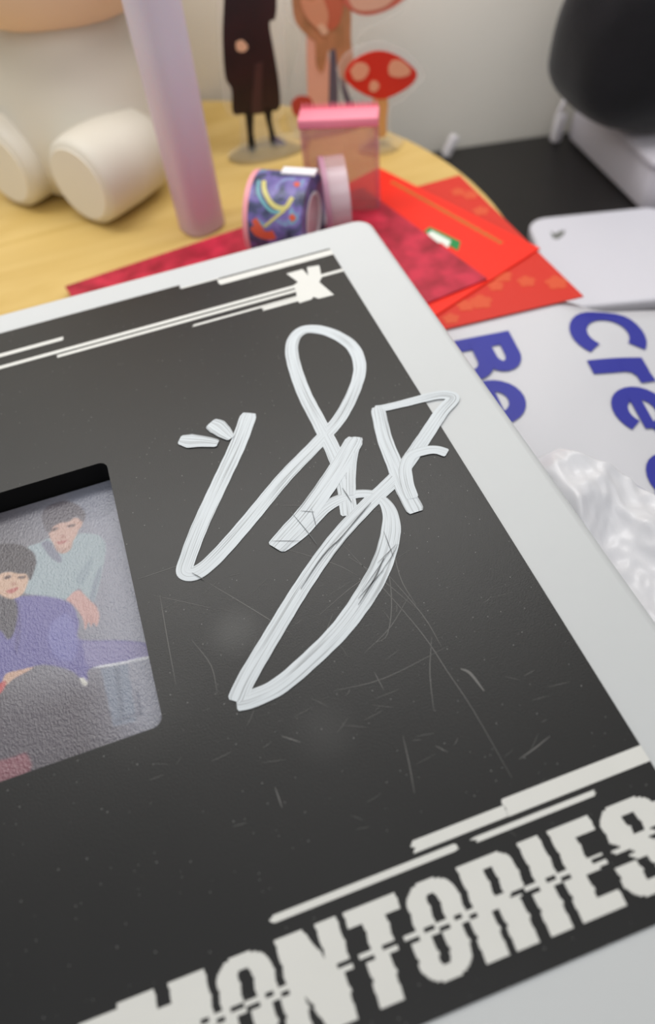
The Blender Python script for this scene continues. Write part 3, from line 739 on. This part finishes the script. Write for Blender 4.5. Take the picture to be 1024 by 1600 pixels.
# angles: 0 is the top of the roll, negative runs down towards the viewer
onroll([(-.007,-.004),(-.005,-.010),(.000,-.016),(.006,-.017),(.009,-.012)], .0022, M['yellow'], 'rainbow_print')
onroll([(-.0095,-.004),(-.0075,-.012),(-.001,-.0185),(.004,-.0190)], .0014, mat('teal_tape_print', (110,168,176), rough=.4), 'rainbow_print')
onroll([(-.004,-.026),(.001,-.022),(.006,-.018)], .0012, M['yellow'], 'star_trail')
onroll([(-.0095,-.026),(-.007,-.029),(-.002,-.030),(.001,-.029)], .0042, M['orange'], 'ribbon_print')
onroll([(-.009,-.023),(-.006,-.027),(-.0045,-.031)], .0030, M['orange'], 'ribbon_print')
onroll([(.009,-.020),(.011,-.022)], .0026, M['orange'], 'heart_print')
onroll([(.0085,-.004),(.0105,-.006)], .0024, M['orange'], 'heart_print')
r2, R2 = roll('tape_roll', (.1060, .3470, EZ+.0027+.0195), .0195, .0140, .0120, math.radians(-12), M['filmclear'], 'roll of clear pinkish tape between the galaxy roll and the pink case', mat('rosy_tape_side', (206,150,176), rough=.4, alpha=.7))
# white label tab on the galaxy roll
v, f = lathe([(.0002,RW/2-.002),(.0125,RW/2-.002),(.0125,RW/2-.001),(.0002,RW/2-.001)], 40)
mesh('end_disc', xform(v, R1), f, mat('rosy_clear_disc', (226,186,196), rough=.3, alpha=.75), r1)
v, f = boxgeo(.000, .0165, .001, .0065, RR+.0004, RR+.0014)
lt = mesh('label_tab', xform(v, Matrix.Translation(RC) @ Matrix.Rotation(RZ, 4, 'Z')), f, M['core'], r1)

# ------------------------------------------------------------------ white power bank with heart mark
M['whiteplastic'] = mat('white_plastic', (232,231,240), rough=.35, spec=.5)
M['greymark'] = mat('grey_mark', (120,122,116), rough=.5)
pb = thing('power_bank', (.283, .345, 0), 'white rounded power bank with small grey mark on the black desk', 'power bank')
Pm = Matrix.Translation((.2740, .3415, 0)) @ Matrix.Rotation(math.radians(-16), 4, 'Z')
rings = []
for ins, z in ((.0012,.0),(.0003,.0007),(0,.002),(0,.0068),(.0004,.0078),(.0012,.0085),(.0022,.0088)):
    rings.append([Pm @ Vector((x,y,z)) for x,y in rrect(-.040+ins, .0465-ins, -.0500+ins, .0430-ins, .0115-ins*.5, 8)])
v, f = loops(rings); o = mesh('shell', v, f, M['whiteplastic'], pb)
for p in o.data.polygons: p.use_smooth = len(p.vertices) == 4
hp = [px(x, y, .0088) for x, y in ((861,362),(868,366),(874,362),(883,360),(882,366),(872,374),(864,372))]
mesh('heart_mark', *prism(ccw([(p.x,p.y) for p in hp]), .0088, .0090), M['greymark'], o)

# ------------------------------------------------------------------ white storage case and black pouch, at the right
M['casewhite'] = mat('white_box_plastic', (206,202,210), rough=.5)
cs = thing('storage_case', (.41, .42, 0), 'low white plastic case at the right under the black pouch', 'case')
rings = []
for ins, z in ((.002,0),(0,.002),(.001,.026),(.003,.030)):
    rings.append([(x,y,z) for x,y in [(a+.07*(b-.49), b-.20*(a-.332)) for a, b in rrect(.3315+ins, .47-ins, .375+ins, .492-ins, .010, 6)]])
v, f = loops(rings); o = mesh('box', v, f, M['casewhite'], cs); bevel(o, .0008, 2)
rings = []
for ins, z in ((-.001,.030),(-.001,.034),(.003,.036)):
    rings.append([(x,y,z) for x,y in [(a+.07*(b-.49), b-.20*(a-.332)) for a, b in rrect(.3315+ins, .47-ins, .375+ins, .492-ins, .010, 6)]])
v, f = loops(rings); bevel(mesh('lid', v, f, M['casewhite'], cs), .0008, 2)
M['pouch'] = mat('black_fabric', (22,21,25), rough=.9, spec=.2, sheen=.25, var=.3, vscale=50, bump=.4, bscale=500)
pg = thing('pouch', (.385, .435, .036), 'rounded black fabric pouch resting on the low white case', 'pouch')
vs, fs = ellipsoid((0,0,0), (1,1,1), 56, 36)
out = []
for x, y, z in vs:
    rr_ = math.hypot(x, y)
    zz = math.copysign(abs(z)**.70, z)
    k = 1+.05*noise.noise(Vector((x*2, y*2, z*2)))
    sx, sy = math.copysign(abs(x)**.8, x), math.copysign(abs(y)**.8, y)
    flare = 1.0-.10*max(0, z)
    out.append((.372+.093*sx*k*flare, .428+.048*sy*k*flare, .093+.0575*zz*k))
po = mesh('cloth_body', out, fs, M['pouch'], pg, smooth=True)
zp = [(.372+.05*math.cos(t), .428+.026*math.sin(t), .146) for t in np.linspace(0, 2*math.pi, 25)[:-1]]
v, f = tubegeo([Vector(p) for p in zp]+[Vector(zp[0])], .0015, 6); mesh('zip', v, f, M['edge_in'], po)

# ------------------------------------------------------------------ printed plastic bag and crumpled film
M['bag'] = mat('white_bag_film', (214,214,219), rough=.32, spec=.5, bump=.06, bscale=60)
M['blue'] = mat('blue_bag_print', (52,56,158), rough=.4)
M['film'] = mat('white_crumpled_film', (228,228,232), rough=.3, spec=.6)
BX0, BX1, BY0, BY1 = .1075, .36, -.06, .262
def edge_far(x): return .262-.15*(x-.12)       # far hem of the bag, askew
def sstep(a): a = min(1, max(0, a)); return a*a*(3-2*a)
def bagz(x, y):
    dd = math.hypot(x-TX, y-TY)-TR               # draped from the stand's rim over its own contents
    h = TZ+.0011-.014*sstep((dd-.004)/.09)
    k = sstep((dd-.008)/.03)
    e = min(BX1-x, y-BY0, edge_far(x)-y+.012)
    s_ = min(1, max(0, e/.03)); s_ = math.sqrt(max(0, 1-(1-s_)**2))
    if k > 0: h = h*(1-k)+k*(.012+(h-.012)*s_)
    h += k*(.0016*noise.noise(Vector((x*16, y*16, 0)))+.0009*noise.noise(Vector((x*45+3, y*30, 2))))
    return h
nx, ny = 90, 110; vs, fs = [], []
for j in range(ny+1):
    for i in range(nx+1):
        x = BX0+(BX1-BX0)*i/nx; y = BY0+(edge_far(x)-BY0)*j/ny; vs.append((x, y, bagz(x, y)))
for j in range(ny):
    for i in range(nx):
        a = j*(nx+1)+i; fs.append((a, a+1, a+nx+2, a+nx+1))
# the sides hang down to the desk or to the stand
rim = [i for i in range(nx+1)]+[j*(nx+1)+nx for j in range(1, ny+1)]+[ny*(nx+1)+i for i in range(nx-1, -1, -1)]+[j*(nx+1) for j in range(ny-1, 0, -1)]
b0 = len(vs)
for i in rim: vs.append((vs[i][0], vs[i][1], TZ+.0003 if math.hypot(vs[i][0]-TX, vs[i][1]-TY) < TR+.002 else .0004))
for k in range(len(rim)):
    k2 = (k+1) % len(rim); fs.append((rim[k2], rim[k], b0+k, b0+k2))
bg = thing('plastic_bag', (.25, .11, 0), 'white plastic bag with large blue lettering beside the album', 'bag')
film = mesh('film', vs, fs, M['bag'], bg, smooth=True)
def arc(cx, cy, rx, ry, a0, a1, n=22):
    return [(cx+rx*math.cos(math.radians(a0+(a1-a0)*k/n)), cy+ry*math.sin(math.radians(a0+(a1-a0)*k/n))) for k in range(n+1)]
def dense(pl, step=.16):
    out = []
    for p, q in zip(pl, pl[1:]):
        n = max(1, int(math.dist(p, q)/step)); out += [(p[0]+(q[0]-p[0])*k/n, p[1]+(q[1]-p[1])*k/n) for k in range(n)]
    return out+[pl[-1]]
# letters of a heavy rounded sans in centimetres: centre lines with pen width
GL = {'C': [(arc(1.38, 1.35, 1.05, 1.08, 48, 312), .62)],
      'r': [([(.34,0),(.34,2.08)], .64), ([(.34,1.15),(.48,1.55),(.78,1.78),(1.18,1.82)], .58)],
      'e': [(arc(1.10, 1.03, .80, .76, 4, 318), .56), ([(.36,1.00),(1.86,1.00)], .42)],
      'B': [([(.34,0),(.34,2.7)], .66), ([(.3,2.42),(1.2,2.42)]+arc(1.2,2.0,.60,.42,90,-90,12)[1:]+[(.3,1.56)], .54), ([(.3,1.40),(1.3,1.40)]+arc(1.3,.83,.66,.57,90,-90,12)[1:]+[(.3,.27)], .56)],
      'a': [(arc(1.0, .98, .72, .72, 30, 330), .54), ([(1.72,0),(1.72,1.95)], .58)]}
def bagletter(ch, org, rdir, adv, sc=1.0):
    rdir = Vector(rdir).normalized(); udir = Vector((-rdir.y, rdir.x)); org = Vector(org); vs, fs = [], []
    for ln_, (line, wd) in enumerate(GL[ch]):
        pl = dense(line); N = len(pl); K = 4
        for i, p in enumerate(pl):
            a, b = pl[max(i-1, 0)], pl[min(i+1, N-1)]; dx, dy = b[0]-a[0], b[1]-a[1]; l = math.hypot(dx, dy) or 1
            for k in range(K+1):
                c = (k/K-.5)*wd; u, v_ = (p[0]-dy/l*c)*sc/100+adv, (p[1]+dx/l*c)*sc/100
                q = org+rdir*u+udir*v_; vs.append((q.x, q.y, bagz(q.x, q.y)+.0006+.00012*ln_))
            if i:
                for k in range(K): t_ = len(vs)-2*(K+1)+k; fs.append((t_, t_+1, t_+K+2, t_+K+1))
    o = mesh('printed_letter', vs, fs, M['blue'], film)
    for p in o.data.polygons:
        if p.normal.z < 0: p.flip()
rd = Vector((-.139, -.99))
for ch, adv in (('C', -.0010), ('r', .0318), ('e', .0480), ('a', .0835)): bagletter(ch, (.1775, .2440), rd, adv, 1.25)
for ch, adv in (('B', 0), ('e', .0285)): bagletter(ch, (.1180, .2475), rd, adv, 1.24)
# crumpled film heaped against the album
CX0, CX1, CY0, CY1 = .1095, .200, .00, .168
def crz(x, y):
    u, v_ = (x-CX0)/(CX1-CX0), (y-CY0)/(CY1-CY0)
    far = .166-max(0, x-.128)*1.15               # far outline of the heap
    e = min((x-CX0+.004)/.012, (CX1-x)/.03, (y-CY0)/.03, max(0, far-y)/.014, 1); e = max(0, e)
    r = 0
    for k, (s, a) in enumerate(((13, 1), (36, .75), (85, .42), (170, .16))):
        r += a*(1-2*abs(noise.noise(Vector((x*s+k*7, y*s*.7-k*3, k*1.7)))))
    return bagz(x, y)+.0006+e**.6*(.012+.0072*r)
nx, ny = 120, 150; vs, fs = [], []
for j in range(ny+1):
    for i in range(nx+1):
        x = CX0+(CX1-CX0)*i/nx; y = CY0+(.169-max(0, x-.128)*1.15-CY0)*j/ny
        x2 = x+.004*noise.noise(Vector((y*40, x*10, 5))); y2 = y+.006*noise.noise(Vector((x*40, y*10, 9)))
        vs.append((x2, y2, crz(x, y)))
for j in range(ny):
    for i in range(nx):
        a = j*(nx+1)+i; fs.append((a, a+1, a+nx+2, a+nx+1))
cf = mesh('crumpled_film', vs, fs, M['film'], origin=(.16, .10, .045), smooth=True)
tag(cf, 'crumpled white plastic film heaped on the lettered bag', 'plastic film')
md = cf.modifiers.new('thick', 'SOLIDIFY'); md.thickness = .0003; md.offset = 1

# ------------------------------------------------------------------ small white things by the wall
cl = thing('cable_clip', (.2395, .505, 0), 'small white clip at the wall beside the wooden stand', 'clip')
v, f = boxgeo(-.003, .003, -.003, .003, .001, .017)
o = mesh('clip_body', xform(v, Matrix.Translation((.2400, .503, 0)) @ Matrix.Rotation(.5, 4, 'Y')), f, M['core'], cl); bevel(o, .0015, 3)
pl = thing('white_plug', (.3205, .488, 0), 'small white plug against the wall beside the low white case', 'plug')
v, f = boxgeo(-.0035, .0035, -.003, .003, 0, .020)
bevel(mesh('plug_body', xform(v, Matrix.Translation((.3215, .487, .0002)) @ Matrix.Rotation(.10, 4, 'Y')), f, M['core'], pl), .0012, 2)
v, f = tubegeo(spline([(.3210,.487,.019),(.3225,.487,.024),(.3255,.488,.029),(.332,.489,.034)], 5), .0018, 8); mesh('cord', v, f, M['core'], pl, smooth=True)
